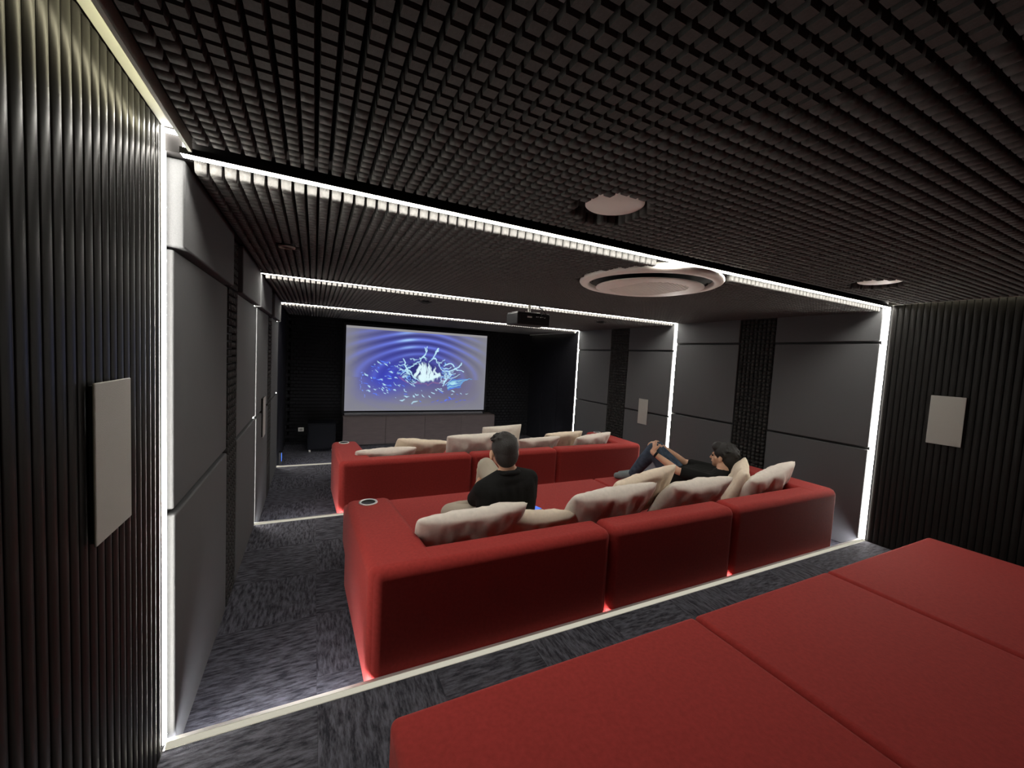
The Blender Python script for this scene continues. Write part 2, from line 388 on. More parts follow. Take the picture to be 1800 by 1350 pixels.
# ------------------------------------------------------------------ sofas
X0, X1 = 0.69, 4.53; J = (2.055, 3.168)
SD = 1.62      # total depth
def make_sofa(y0, zf, label):
    t = thing('sectional_sofa', label, 'sofa', (0, y0, zf))
    xs = [X0, J[0], J[1], X1]
    sz = 0.336; bt = 0.600
    for i in range(3):
        a, c = xs[i]+0.003, xs[i+1]-0.003
        # seat block fills from behind the backrest to the front
        bbox('seat_cushion', RED, a, c, 0.195, SD, 0.02, sz, t, r=0.028, seg=5)
        bbox('backrest', RED, a+(0.0 if i else 0.012), c-(0.0 if i < 2 else 0.012), 0.0, 0.20, 0.012, bt, t, r=0.050, seg=8)
        for fx in (a+0.12, c-0.12):
            for fy in (0.08, SD-0.1): lathe('foot', BLACK, [(0, -0.0), (0.028, 0.0), (0.028, 0.03), (0, 0.03)], t, 12, (fx, fy, 0))
    ay = 0.965
    # left arm flares outwards a little to the front, right arm mirrored
    for s in (0, 1):
        def X(x): return x if s == 0 else X0+X1-x
        q = [(X(X0+0.005), 0.012), (X(X0+0.33), 0.012), (X(X0+0.245), ay), (X(X0-0.030), ay)]
        if s: q = [q[1], q[0], q[3], q[2]]
        pts = [(x, y, 0.014) for x, y in q] + [(x, y, bt+0.002) for x, y in q]
        arm = hexa('armrest', RED, pts, t, r=0.046, seg=8)
        cxx = X(X0+0.098); cy = ay-0.095
        lathe('cup_holder', CHROME, [(0.040, -0.05), (0.043, 0.004), (0.056, 0.006), (0.058, 0.001), (0.056, -0.002)], arm, 32, (cxx, cy, bt+0.002))
        lathe('cup_well', BLACK, [(0, 0.0015), (0.0425, 0.0015), (0.0425, 0.0035)], arm, 24, (cxx, cy, bt+0.002))
    return t
make_sofa(-2.17, Z1, 'long red fabric sofa in the foreground, only its deep flat seat modules in view')
make_sofa(0.018, Z2, 'long red fabric sofa in the middle row with two people on it')
make_sofa(2.330, Z3, 'long red fabric sofa in the front row, nearest the projection screen')

# ------------------------------------------------------------------ cushions
def cushion(label, x, y, z, w, h, t, lean, yaw, roll, seed, m=LINEN, group=None, bend=0.0):
    """x, y, z centre; lean about x (top goes back towards -y), yaw about z, roll about y"""
    n = 34; vs = []; fs = []
    for side in (1, -1):
        for j in range(n+1):
            for i in range(n+1):
                u = -1 + 2*i/n; v = -1 + 2*j/n
                u2 = math.copysign(abs(u)**0.85, u); v2 = math.copysign(abs(v)**0.85, v)
                prof = max(0, (1-u2*u2)*(1-v2*v2))**0.40
                sx = 1 - 0.07*(1-v2*v2)*abs(u2)**3; sy = 1 - 0.09*(1-u2*u2)*abs(v2)**3
                X = u2*w/2*sx; Z = v2*h/2*sy
                nn = noise.noise(Vector((X*7+seed*3.1, Z*7, side*2.3+seed))) * 0.030 + noise.noise(Vector((X*26+seed, Z*9, side*5.1)))*0.020
                edge = max(0, 1-max(abs(u), abs(v))**6)
                cr = 1 - 0.05*(abs(u2)*abs(v2))**5; X *= cr; Z *= cr
                Y = side*(t/2*prof) + nn*edge*prof + bend*(u2*u2)
                vs.append((X, Y, Z))
    N = (n+1)**2
    for s in range(2):
        for j in range(n):
            for i in range(n):
                a = s*N + j*(n+1)+i; q = (a, a+1, a+n+2, a+n+1); fs.append(q if s else q[::-1])
    me = MB().add(vs, fs).mesh('cushion')
    bm = bmesh.new(); bm.from_mesh(me); bmesh.ops.remove_doubles(bm, verts=bm.verts, dist=1e-4)
    bmesh.ops.recalc_face_normals(bm, faces=bm.faces); bm.to_mesh(me); bm.free()
    o = link('throw_cushion', me, m, smooth=True)
    R = Matrix.Rotation(math.radians(yaw), 4, 'Z') @ Matrix.Rotation(math.radians(lean), 4, 'X') @ Matrix.Rotation(math.radians(roll), 4, 'Y')
    o.matrix_world = Matrix.Translation((x, y, z)) @ R
    tag(o, label, 'cushion', group)
    return o
G2 = 'cushions along the back of the middle sofa'; G3 = 'cushions along the back of the front sofa'
cushion('long beige cushion lying against the middle sofa back, leftmost, behind the man in beige trousers', 1.30, 0.43, 0.425, 0.70, 0.46, 0.16, 36, 2, -2, 1, LINEN, G2)
cushion('warmer cream cushion lying low on the middle sofa seat, right of the leftmost cushion', 1.76, 0.50, 0.375, 0.52, 0.44, 0.15, 52, -6, 6, 2, LINEN_WARM, G2)
cushion('plump grey-beige cushion on the middle sofa, tucked under the edge of a taller leaning cushion', 2.33, 0.43, 0.435, 0.76, 0.48, 0.18, 34, 2, -3, 3, LINEN, G2)
cushion('tall cream cushion leaning tilted beside the reclining person, behind the plump grey-beige one', 2.78, 0.58, 0.455, 0.62, 0.50, 0.16, 30, 4, -12, 4, LINEN_WARM, G2)
cushion('wrinkled light grey cushion propped behind the reclining person in the black T-shirt', 3.19, 0.44, 0.425, 0.74, 0.46, 0.19, 36, 2, 0, 5, LINEN, G2)
cushion('narrow pale cushion standing edge-on beside the head of the reclining person', 3.88, 0.52, 0.44, 0.46, 0.46, 0.14, 18, 38, -8, 6, LINEN_WARM, G2)
cushion('beige cushion in the right corner of the middle sofa, pointed corner standing up', 4.02, 0.36, 0.455, 0.62, 0.46, 0.18, 28, 6, -14, 7, LINEN, G2)
zs = Z3+0.336
cushion('flat beige cushion at the left end of the front sofa back', 1.17, 2.72, zs+0.165, 0.66, 0.44, 0.15, 45, 2, -1, 8, LINEN, G3)
cushion('cream cushion on the front sofa, second from the left, one corner tipped up', 1.58, 2.86, zs+0.20, 0.66, 0.44, 0.15, 40, 0, 9, 9, LINEN_WARM, G3)
cushion('largest upright beige cushion on the front sofa, left of the seated man\'s head', 2.22, 2.74, zs+0.215, 0.76, 0.48, 0.18, 24, 0, -2, 10, LINEN, G3)
cushion('pale cushion on the front sofa, standing behind the seated man\'s head', 2.70, 3.02, zs+0.25, 0.58, 0.46, 0.14, 16, 0, -3, 11, LINEN, G3)
cushion('grey-beige cushion on the front sofa, just right of the seated man\'s head', 3.06, 2.72, zs+0.185, 0.64, 0.44, 0.15, 36, 2, -2, 12, LINEN, G3)
cushion('cream cushion on the front sofa, partly behind the rightmost cushion', 3.56, 2.90, zs+0.20, 0.62, 0.44, 0.14, 34, 0, -3, 13, LINEN_WARM, G3)
cushion('rightmost cushion on the front sofa, grey-beige with a raised right corner', 3.93, 2.72, zs+0.19, 0.60, 0.44, 0.16, 34, 4, -8, 14, LINEN, G3)

# ------------------------------------------------------------------ ceiling air conditioner and speakers
ac = thing('air_conditioner', 'large round white ceiling air conditioner cassette above the middle sofa', 'air conditioner', (AC[0], AC[1], 2.040))
R = AC[2]
lathe('outer_ring', WHITE, [(R-0.066, 0.055), (R-0.066, 0.006), (R-0.058, 0.0), (R-0.026, 0.001), (R-0.008, 0.010), (R, 0.022), (R-0.004, 0.036), (R-0.02, 0.040), (R-0.03, 0.058)], ac, 72)
lathe('air_slot', BLACK, [(0, 0.030), (R-0.068, 0.030)], ac, 64)
lathe('centre_plate', WHITE, [(0, -0.024), (R-0.21, -0.023), (R-0.130, -0.020), (R-0.120, -0.016), (R-0.122, -0.012), (0, -0.012)], ac, 72)
lathe('hub', BLACK, [(0.10, -0.012), (0.10, 0.030)], ac, 32)
b = MB()
for i in range(-9, 10):
    half = math.sqrt(max(0, (R-0.22)**2 - (i*0.021)**2))
    k = int(half/0.021)
    for j in range(-k, k+1):
        ox = 0.0105 if i % 2 else 0
        b.box(i*0.021-0.0055, i*0.021+0.0055, j*0.021-0.007+ox, j*0.021+0.007+ox, -0.0265, -0.0232)
g = b.build('grille_ribs', WHITE, ac); g['kind'] = 'stuff'
for k in range(8):
    a = k*PI/4 + 0.2
    o = bbox('air_vane', BLACK, -0.025, 0.025, -0.002, 0.002, -0.008, 0.008, ac, r=0.001, seg=1); o.location = ((R-0.093)*math.cos(a), (R-0.093)*math.sin(a), 0.02); o.rotation_euler.z = a + PI/2
for i, (sx, sy, sr) in enumerate(SPK):
    o = thing('ceiling_speaker', ['round white ceiling speaker recessed in the foam, above the centre of the room', 'round white ceiling speaker recessed in the foam, seen edge-on near the right wall'][i], 'speaker', (sx, sy, 2.117))
    lathe('grille', WHITE, [(0, 0.0), (sr-0.004, 0.0), (sr, 0.003), (sr, 0.008)], o, 48)
    lathe('housing', BLACK, [(sr-0.002, 0.008), (sr-0.006, 0.036), (0, 0.036)], o, 48)
lbl = ['small dark round ceiling fitting near the left wall, between the two nearest light frames', 'small dark round ceiling fitting beyond the middle light frame, left of the projector', 'small dark round ceiling fitting right of the projector']
for i, (sx, sy, sr) in enumerate(SMALL):
    zt = CE2 if sy < Y2 else CE3
    o = thing('ceiling_fitting', lbl[i], 'ceiling fitting', (sx, sy, zt-FD))
    lathe('rim', BLACK if i else COVE, [(sr*0.7, 0.004), (sr*0.8, -0.004), (sr, -0.002), (sr, 0.006)], o, 28)
    lathe('face', BLACK, [(0, 0.006), (sr*0.75, 0.006), (sr*0.75, 0.046)], o, 28)

# wall speakers
def wall_speaker(side, y0, y1, z0, z1, label):
    x = 0.0 if side == 0 else W
    t = thing('wall_speaker', label, 'speaker', (x, (y0+y1)/2, (z0+z1)/2))
    s = 1 if side == 0 else -1; hy, hz = (y1-y0)/2, (z1-z0)/2
    a, c = sorted((s*0.001, s*0.010)); d, e = sorted((s*0.010, s*0.016))
    off = 0.02 if y0 > 0 else 0.0
    a += s*off; c += s*off; d += s*off; e += s*off
    bbox('casing', BLACK, a-(.02 if off and s > 0 else 0), c+(.02 if off and s < 0 else 0), -hy+0.006, hy-0.006, -hz+0.006, hz-0.006, t, r=0.002)
    bbox('grille', GRILLE, d, e, -hy, hy, -hz, hz, t, r=0.003)
wall_speaker(0, -0.536, -0.336, 0.985, 1.367, 'white rectangular wall speaker on the ribbed left wall')
wall_speaker(1, -0.545, -0.345, 0.972, 1.360, 'white rectangular wall speaker on the ribbed right wall')
wall_speaker(1, 2.685, 2.875, 0.585, 0.966, 'white rectangular wall speaker on the right wall between the two farther light frames')
wall_speaker(0, 2.685, 2.875, 0.585, 0.966, 'wall speaker seen edge-on on the left wall beyond the middle light frame')

# ------------------------------------------------------------------ projector
pj = thing('projector', 'black projector hanging from the ceiling below the middle light strip', 'projector', (2.55, 2.05, 1.90))
bbox('body', BLACK, -0.20, 0.20, -0.03, 0.24, -0.065, 0.060, pj, r=0.014, seg=3)
bbox('top_cover', mat('dark_grey_plastic', (0.05, 0.05, 0.052), 0.4), -0.192, 0.192, -0.022, 0.232, 0.060, 0.068, pj, r=0.003)
bbox('port_panel', BLACK, -0.15, 0.15, -0.034, -0.029, -0.03, 0.03, pj, r=0.001, seg=1)
bbox('badge', WHITE, -0.085, -0.030, -0.0355, -0.034, 0.010, 0.026, pj, r=0.0005, seg=1)
for k in range(5): bbox('socket', CHROME, 0.02+k*0.024, 0.036+k*0.024, -0.0365, -0.034, 0.020, 0.030, pj, r=0.0005, seg=1)
o = lathe('lens', BLACK, [(0, 0), (0.034, 0), (0.04, 0.012), (0.04, 0.04), (0, 0.04)], pj, 28, (-0.06, 0.24, 0.0)); o.rotation_euler.x = -PI/2
lathe('mount_pole', WHITE, [(0.0, 0.0), (0.016, 0.0), (0.016, 0.10), (0.0, 0.10)], pj, 20, (0.0, 0.09, 0.075))
lathe('mount_plate', WHITE, [(0, 0.0), (0.055, 0.0), (0.055, 0.012), (0, 0.012)], pj, 28, (0.0, 0.09, 0.166))
for k in range(4):
    a = PI/4 + k*PI/2
    o = bbox('mount_arm', WHITE, -0.01, 0.12, -0.009, 0.009, 0.068, 0.078, pj, r=0.002); o.location = (0, 0.09, 0); o.rotation_euler.z = a
def tube(name, m, pts, r, parent=None, res=8):
    cu = bpy.data.curves.new(name, 'CURVE'); cu.dimensions = '3D'; cu.bevel_depth = r; cu.bevel_resolution = 3
    sp = cu.splines.new('NURBS'); sp.points.add(len(pts)-1); sp.use_endpoint_u = True; sp.order_u = 3; sp.resolution_u = res
    for p, q in zip(sp.points, pts): p.co = (*q, 1)
    tmp = bpy.data.objects.new(name, cu); COL.objects.link(tmp)
    dg = bpy.context.evaluated_depsgraph_get(); me = bpy.data.meshes.new_from_object(tmp.evaluated_get(dg))
    bpy.data.objects.remove(tmp); return link(name, me, m, parent, smooth=True)
tube('cable', BLACK, [(0.05, -0.034, 0.02), (0.06, -0.10, 0.03), (0.05, -0.08, 0.12), (0.02, 0.02, 0.18)], 0.004, pj)
tube('cable', BLACK, [(0.09, -0.034, 0.02), (0.12, -0.09, 0.02), (0.10, -0.06, 0.10), (0.03, 0.03, 0.18)], 0.004, pj)

# ------------------------------------------------------------------ screen, cabinet, subwoofer
SX0, SX1, SZ0, SZ1, SY = 0.980, 3.790, 0.318, 1.916, 6.30
def srgb(c): c = np.asarray(c, float)/255.; return np.where(c <= 0.04045, c/12.92, ((c+0.055)/1.055)**2.4)
def splash():
    """picture of a crown-shaped water splash with ripples, painted as an array"""
    WN, HN = 420, 236
    X, Y = np.meshgrid(np.linspace(0, 1, WN), np.linspace(0, 1, HN))     # Y down
    asp = WN/HN
    img = np.zeros((HN, WN, 3)); img[:] = srgb((128, 128, 140))
    cx, cy = 0.50, 0.60
    dx = (X-cx)*asp; dy = (Y-cy)*2.05
    rr = np.hypot(dx, dy)
    # blue basin
    blue = np.exp(-((X-0.44)/0.36)**4) * np.exp(-((Y-0.35)/0.42)**4)
    def mixc(c, a): 
        nonlocal img
        a = np.clip(a, 0, 1)[..., None]; img = img*(1-a) + srgb(c)*a
    mixc((52, 58, 165), 0.80*blue)
    mixc((95, 85, 130), 0.5*np.exp(-((X-0.75)/0.22)**2)*np.exp(-((Y-0.7)/0.25)**2))
    low = np.exp(-((X-0.25)/0.16)**2)*np.exp(-((Y-0.62)/0.22)**2); mixc((40, 55, 200), 0.6*low)
    ring = 0.5+0.5*np.sin(rr*34 + 1.2*np.sin(X*9) )
    amp = np.exp(-((rr-0.98)/0.42)**2)*(Y < cy)*np.clip(1.1-abs(X-0.47)*1.7, 0, 1)
    mixc((120, 140, 255), 0.75*amp*ring**3)
    mixc((22, 24, 95), 0.55*amp*(1-ring)**3)
    mixc((170, 215, 255), 0.9*amp*ring**4*np.exp(-((X-0.40)/0.06)**2)*np.exp(-((Y-0.13)/0.12)**2))
    ring2 = 0.5+0.5*np.sin(rr*30); amp2 = np.exp(-((rr-0.9)/0.35)**2)*(Y >= cy)*np.clip(1.0-abs(X-0.5)*1.8, 0, 1)
    mixc((110, 105, 190), 0.35*amp2*ring2**3)
    R2 = np.random.default_rng(5)
    X0_, Y0_ = X, Y
    def field(sc, seed):
        r = np.random.default_rng(seed); g = r.uniform(-1, 1, (int(sc*0.6)+3, sc+3)); yy = Y0_*(g.shape[0]-2); xx = X0_*(g.shape[1]-2)
        i = yy.astype(int); j = xx.astype(int); fy = yy-i; fx = xx-j; fy = fy*fy*(3-2*fy); fx = fx*fx*(3-2*fx)
        return (g[i, j]*(1-fx)+g[i, j+1]*fx)*(1-fy) + (g[i+1, j]*(1-fx)+g[i+1, j+1]*fx)*fy
    X = X0_ + 0.010*field(26, 1) + 0.006*field(60, 2); Y = Y0_ + 0.016*field(26, 3) + 0.010*field(60, 4)
    def stroke(pts, w, c, a=1.0):
        d = np.full(X.shape, 9.0)
        for (x0, y0, w0), (x1, y1, w1) in zip([(*p, w[i]) for i, p in enumerate(pts[:-1])], [(*p, w[i+1]) for i, p in enumerate(pts[1:])]):
            px, py = (X-x0)*asp, Y-y0; ex, ey = (x1-x0)*asp, y1-y0
            t = np.clip((px*ex+py*ey)/(ex*ex+ey*ey+1e-9), 0, 1)
            dd = np.hypot(px-t*ex, py-t*ey) - (w0+(w1-w0)*t); d = np.minimum(d, dd)
        mixc(c, a*np.clip(0.5-d/0.006, 0, 1))
    def blob(x, y, a_, b_, ang, c, al=1.0, soft=0.3):
        px, py = (X-x)*asp, Y-y; ca, sa = math.cos(ang), math.sin(ang)
        q = np.hypot((px*ca+py*sa)/a_, (-px*sa+py*ca)/b_); mixc(c, al*np.clip((1-q)/soft, 0, 1))
    # dark hollow of the crown
    blob(0.50, 0.50, 0.30, 0.17, 0, (44, 44, 110), 0.85, 0.5)
    # glow ring in pink and orange at the foot
    for k in range(26):
        a = PI*(0.02+0.96*k/25); x = 0.52+0.165*math.cos(a); y = 0.585+0.075*math.sin(a)
        blob(x, y, 0.05, 0.012, -0.25*math.cos(a), (170, 95, 135) if k % 2 else (190, 135, 165), 0.22, 0.95)
    # bright core petals
    for (x, y, a_, b_, ang) in [(0.545, 0.585, 0.10, 0.05, 0.0), (0.515, 0.52, 0.035, 0.12, 0.2), (0.475, 0.50, 0.018, 0.09, 0.25), (0.585, 0.55, 0.03, 0.09, -0.35), (0.56, 0.50, 0.014, 0.10, 0.05), (0.62, 0.56, 0.05, 0.03, -0.4), (0.50, 0.44, 0.012, 0.06, 0.4)]:
        blob(x, y, a_*1.25, b_*1.15, ang, (222, 250, 255), 0.95, 0.35)
    for (x, ang) in [(0.545, 0.05), (0.575, -0.1)]:
        stroke([(x, 0.42), (x+ang*0.05, 0.58)], [0.008, 0.003], (50, 60, 120), 0.8)
    ice = (190, 235, 255)
    for k in range(150):
        a = R2.uniform(0, 2*PI); q = R2.uniform(0.8, 1.35)
        x = 0.53+0.155*q*math.cos(a); y = 0.50+0.135*q*math.sin(a)
        if 0.47 < x < 0.62 and y > 0.36: continue
        dx_, dy_ = R2.uniform(0.012, 0.035), R2.uniform(-0.02, 0.03)*(1 if x < 0.5 else -1)
        c = ice if R2.random() < 0.55 else ((110, 160, 245) if R2.random() < 0.6 else (35, 40, 110))
        stroke([(x, y), (x+dx_*0.5, y+dy_*0.5+R2.uniform(-0.01, 0.01)), (x+dx_, y+dy_)], [0.003, 0.0055, 0.002], c, 0.85)
    for k in range(9):
        x = 0.478+0.017*k; blob(x, 0.50+R2.uniform(-0.04, 0.03), 0.011, R2.uniform(0.07, 0.13), R2.uniform(-0.25, 0.25), (225, 248, 255), 0.9, 0.4)
    # arms of the crown
    stroke([(0.44, 0.44), (0.49, 0.37), (0.525, 0.33), (0.53, 0.25), (0.522, 0.21)], [0.006, 0.007, 0.009, 0.006, 0.008], ice)
    stroke([(0.53, 0.27), (0.542, 0.21)], [0.005, 0.007], ice); stroke([(0.525, 0.33), (0.545, 0.37)], [0.006, 0.003], ice)
    stroke([(0.565, 0.38), (0.60, 0.33), (0.615, 0.25), (0.63, 0.20)], [0.005, 0.008, 0.007, 0.012], ice)
    stroke([(0.61, 0.34), (0.625, 0.42), (0.66, 0.49), (0.70, 0.50)], [0.006, 0.006, 0.006, 0.004], ice)
    stroke([(0.70, 0.50), (0.76, 0.46), (0.80, 0.39)], [0.007, 0.008, 0.005], ice); stroke([(0.76, 0.46), (0.82, 0.49)], [0.006, 0.007], ice)
    stroke([(0.68, 0.41), (0.72, 0.39), (0.75, 0.44)], [0.006, 0.006, 0.005], ice)
    stroke([(0.66, 0.68), (0.70, 0.56), (0.76, 0.51)], [0.006, 0.007, 0.004], ice); stroke([(0.68, 0.67), (0.73, 0.58), (0.79, 0.53)], [0.004, 0.005, 0.003], ice)
    stroke([(0.40, 0.46), (0.44, 0.54), (0.49, 0.64)], [0.008, 0.007, 0.006], ice); stroke([(0.37, 0.36), (0.40, 0.46), (0.41, 0.53)], [0.006, 0.01, 0.006], ice)
    stroke([(0.44, 0.43), (0.39, 0.50), (0.36, 0.56)], [0.006, 0.008, 0.004], ice)
    # streaming sheet to the right
    for k in range(7):
        yy = 0.60+0.018*k; stroke([(0.71, yy+0.02), (0.80, yy-0.01), (0.90-0.01*k, 0.585)], [0.012, 0.008, 0.001], (150, 225, 245) if k % 2 else (70, 130, 230), 0.6)
    blob(0.74, 0.65, 0.07, 0.028, -0.15, (185, 240, 250), 0.85, 0.6)
    # droplets and glints
    for k in range(95):
        a = R2.uniform(PI*0.72, PI*1.32) if k % 3 else R2.uniform(0.15*PI, 0.9*PI); rad = R2.uniform(0.30, 0.66)
        x = 0.52+rad*math.cos(a)/asp*1.15; y = 0.60 + rad*math.sin(a)*0.62*(0.7 if a > PI else 0.75)
        s = R2.uniform(0.005, 0.02)
        blob(x, y, s*1.8, s*0.55, R2.uniform(-0.1, 0.7), ice if R2.random() < .6 else (90, 130, 255), 0.85, 0.5)
    for k in range(12):
        t = k/11; blob(0.115-0.02*math.sin(t*3)+R2.uniform(-0.01, 0.02), 0.55+0.27*t, 0.012, 0.008, R2.uniform(0, 2), (120, 150, 255), 0.8, 0.5)
    for k in range(9): blob(0.60+0.03*k, 0.88+R2.uniform(-0.03, 0.02), 0.03, 0.008, -0.2, (80, 95, 225), 0.7, 0.6)
    # haze at the edges, unlit margin above
    v = np.clip(np.minimum(np.minimum(X, 1-X)/0.08, (1-Y)/0.14), 0, 1); mixc((132, 132, 140), 0.75*(1-v))
    mixc((150, 148, 150), (Y0_ < 0.028)*1.0)
    return img
img = splash(); HN, WN = img.shape[:2]
xs = np.linspace(SX0, SX1, WN); zs_ = np.linspace(SZ1, SZ0, HN)
GX, GZ = np.meshgrid(xs, zs_)
Vs = np.stack([GX-(SX0+SX1)/2, np.full_like(GX, 0.0), GZ-SZ0], -1).reshape(-1, 3)
idx = np.arange(HN*WN).reshape(HN, WN)
Fq = np.stack([idx[:-1, :-1], idx[1:, :-1], idx[1:, 1:], idx[:-1, 1:]], -1).reshape(-1, 4)
scr = thing('projection_screen', 'wide projection screen on the far wall showing a blue water splash', 'screen', ((SX0+SX1)/2, SY, SZ0))
me = np_mesh('picture', Vs, Fq)
ca = me.color_attributes.new('picture', 'FLOAT_COLOR', 'POINT')
ca.data.foreach_set('color', np.concatenate([img.reshape(-1, 3), np.ones((HN*WN, 1))], 1).astype('f').ravel())
sm = bpy.data.materials.new('projected_picture'); sm.use_nodes = True; nt = sm.node_tree; nt.nodes.clear()
at = nt.nodes.new('ShaderNodeAttribute'); at.attribute_name = 'picture'
em = nt.nodes.new('ShaderNodeEmission'); em.inputs[1].default_value = 1.0
om = nt.nodes.new('ShaderNodeOutputMaterial'); nt.links.new(at.outputs['Color'], em.inputs[0]); nt.links.new(em.outputs[0], om.inputs[0])
link('picture', me, sm, scr)
hw = (SX1-SX0)/2; hh = SZ1-SZ0
MB().box(-hw-0.045, hw+0.045, 0.004, 0.03, -0.05, hh+0.05).build('backing_frame', BLACKFOAM, scr)
MB().box(-hw-0.045, -hw, -0.004, 0.004, -0.05, hh+0.05).box(hw, hw+0.045, -0.004, 0.004, -0.05, hh+0.05).box(-hw, hw, -0.004, 0.004, hh, hh+0.05).box(-hw, hw, -0.004, 0.004, -0.03, 0.0).build('black_border', BLACKFOAM, scr)
cab = thing('media_cabinet', 'long low taupe cabinet below the projection screen', 'cabinet', (2.47, 6.06, Z4))
cx0, cx1 = 0.95-2.47, 3.955-2.47; ct = 0.238-Z4
for k in range(4):
    a = cx0 + k*(cx1-cx0)/4; c = a + (cx1-cx0)/4
    bbox('front_panel', STAGEWOOD, a+0.002, c-0.002, 0.0, 0.02, 0.03, ct, cab, r=0.002)
bbox('carcass', BLACK, cx0+0.006, cx1-0.006, 0.021, 0.33, 0.0, ct-0.004, cab, r=0.002)
bbox('cabinet_top', STAGEWOOD, cx0-0.002, cx1+0.002, 0.02, 0.335, ct-0.003, ct+0.012, cab, r=0.002)
led = thing('screen_case', 'slim grey screen housing lying on the cabinet under the picture', 'screen housing', (2.37, 6.24, 0.25))
bbox('housing', mat('grey_blue_casing', (0.13, 0.13, 0.15), 0.5), -1.39, 1.36, -0.04, 0.04, 0.0, 0.040, led, r=0.006)
for s in (-1.41, 1.38): bbox('end_cap', BLACK, s-0.012, s+0.018, -0.042, 0.042, 0.0, 0.042, led, r=0.004)
sub = thing('subwoofer', 'black subwoofer box on short feet left of the cabinet', 'speaker', (0.60, 5.95, Z4))
SATIN = mat('satin_black', (0.003, 0.0033, 0.0045), 0.7, spec=0.05)
bbox('box', SATIN, -0.22, 0.22, -0.2, 0.2, 0.045, 0.50, sub, r=0.01)
bbox('front_grille', SATIN, -0.20, 0.20, -0.212, -0.2005, 0.065, 0.48, sub, r=0.004)
for sx in (-0.18, 0.18):
    for sy in (-0.16, 0.16): lathe('foot', CHROME, [(0, 0), (0.016, 0), (0.02, 0.044), (0, 0.044)], sub, 16, (sx, sy, 0))
ol = thing('wall_socket', 'small pale socket plate low on the dark far wall, left of the subwoofer', 'socket', (0.27, 6.40, -0.03))
bbox('plate', WHITE, -0.045, 0.045, 0.0, 0.02, -0.035, 0.035, ol, r=0.004); bbox('insert', GRILLE, -0.025, 0.025, -0.003, 0.001, -0.02, 0.02, ol, r=0.002)
nl = thing('blue_glow_box', 'small blue glow low in the far left corner of the stage', 'light', (0.035, 5.05, Z4))  # made-up glowing box for a blue glow of unknown source
bbox('body', BLACK, -0.02, 0.015, -0.04, 0.04, 0.0, 0.20, nl, r=0.004); bbox('glowing_panel', E_BLUE, 0.015, 0.018, -0.03, 0.03, 0.06, 0.18, nl, r=0.001, seg=1)

# phone lying by the seated man
ph = thing('phone', 'small glowing blue phone resting on the red seat beside the seated man', 'phone', (2.12, 1.08, Z2+0.339))
ph.rotation_euler = (0, 0, 0.3)
bbox('case', BLACK, -0.037, 0.037, -0.075, 0.075, 0.0, 0.009, ph, r=0.003)
bbox('display', E_PHONE, -0.034, 0.034, -0.07, 0.07, 0.009, 0.0095, ph, r=0)

# ------------------------------------------------------------------ people
class Blob:
    """collects tapered capsules and ellipsoids, fused by a voxel remesh into one skin"""
    def __init__(s): s.mb = MB()
    def ball(s, c, r, rot=None, seg=16):
        rx, ry, rz = (r, r, r) if not hasattr(r, '__len__') else r
        c = Vector(c); nu = seg; nv = max(6, seg*3//4); vs = [Vector((0, 0, 1))]; fs = []
        for j in range(1, nv):
            t = PI*j/nv
            for i in range(nu):
                a = 2*PI*i/nu; vs.append(Vector((math.sin(t)*math.cos(a), math.sin(t)*math.sin(a), math.cos(t))))
        vs.append(Vector((0, 0, -1))); L = len(vs)-1
        for i in range(nu):
            k = (i+1) % nu; fs.append((0, 1+i, 1+k)); fs.append((L, L-nu+k, L-nu+i))
            for j in range(nv-2):
                o = 1+j*nu; fs.append((o+i, o+nu+i, o+nu+k, o+k))
        out = []
        for v in vs:
            q = Vector((v.x*rx, v.y*ry, v.z*rz)); out.append(c + (rot @ q if rot else q))
        s.mb.add(out, fs)
    def cone(s, p, q, r, t, n=14):
        d = (q-p).normalized(); a = d.orthogonal().normalized(); b_ = d.cross(a); vs = []
        for c, rr in ((p, r), (q, t)):
            for i in range(n):
                g = 2*PI*i/n; vs.append(c + a*rr*math.cos(g) + b_*rr*math.sin(g))
        s.mb.add(vs, [(i, (i+1) % n, n+(i+1) % n, n+i) for i in range(n)] + [tuple(range(n-1, -1, -1)), tuple(range(n, 2*n))])
    def limb(s, pts):
        for (p, r) in pts: s.ball(p, r, seg=12)
        for (p, r), (q, t) in zip(pts[:-1], pts[1:]):
            p, q = Vector(p), Vector(q); d = q-p
            if d.length < 1e-5: continue
            s.cone(p, q, r, t)
    def build(s, name, m, parent, voxel=0.006, smooth=4, origin=Vector((0, 0, 0))):
        s.mb.v = [tuple(Vector(v)-origin) for v in s.mb.v]; me = s.mb.mesh(name)
        tmp = bpy.data.objects.new(name, me); COL.objects.link(tmp)
        r = tmp.modifiers.new('r', 'REMESH'); r.mode = 'VOXEL'; r.voxel_size = voxel; r.use_smooth_shade = True
        sm = tmp.modifiers.new('s', 'SMOOTH'); sm.iterations = smooth; sm.factor = 0.5
        dg = bpy.context.evaluated_depsgraph_get(); dg.update()
        out = bpy.data.meshes.new_from_object(tmp.evaluated_get(dg))
        bpy.data.objects.remove(tmp); out.materials.clear()
        return link(name, out, m, parent, smooth=True)
def basis(f, up=Vector((0, 0, 1))):
    f = Vector(f).normalized(); l = Vector(up).cross(f).normalized(); u = f.cross(l).normalized()
    return f, l, u        # forward, left, up
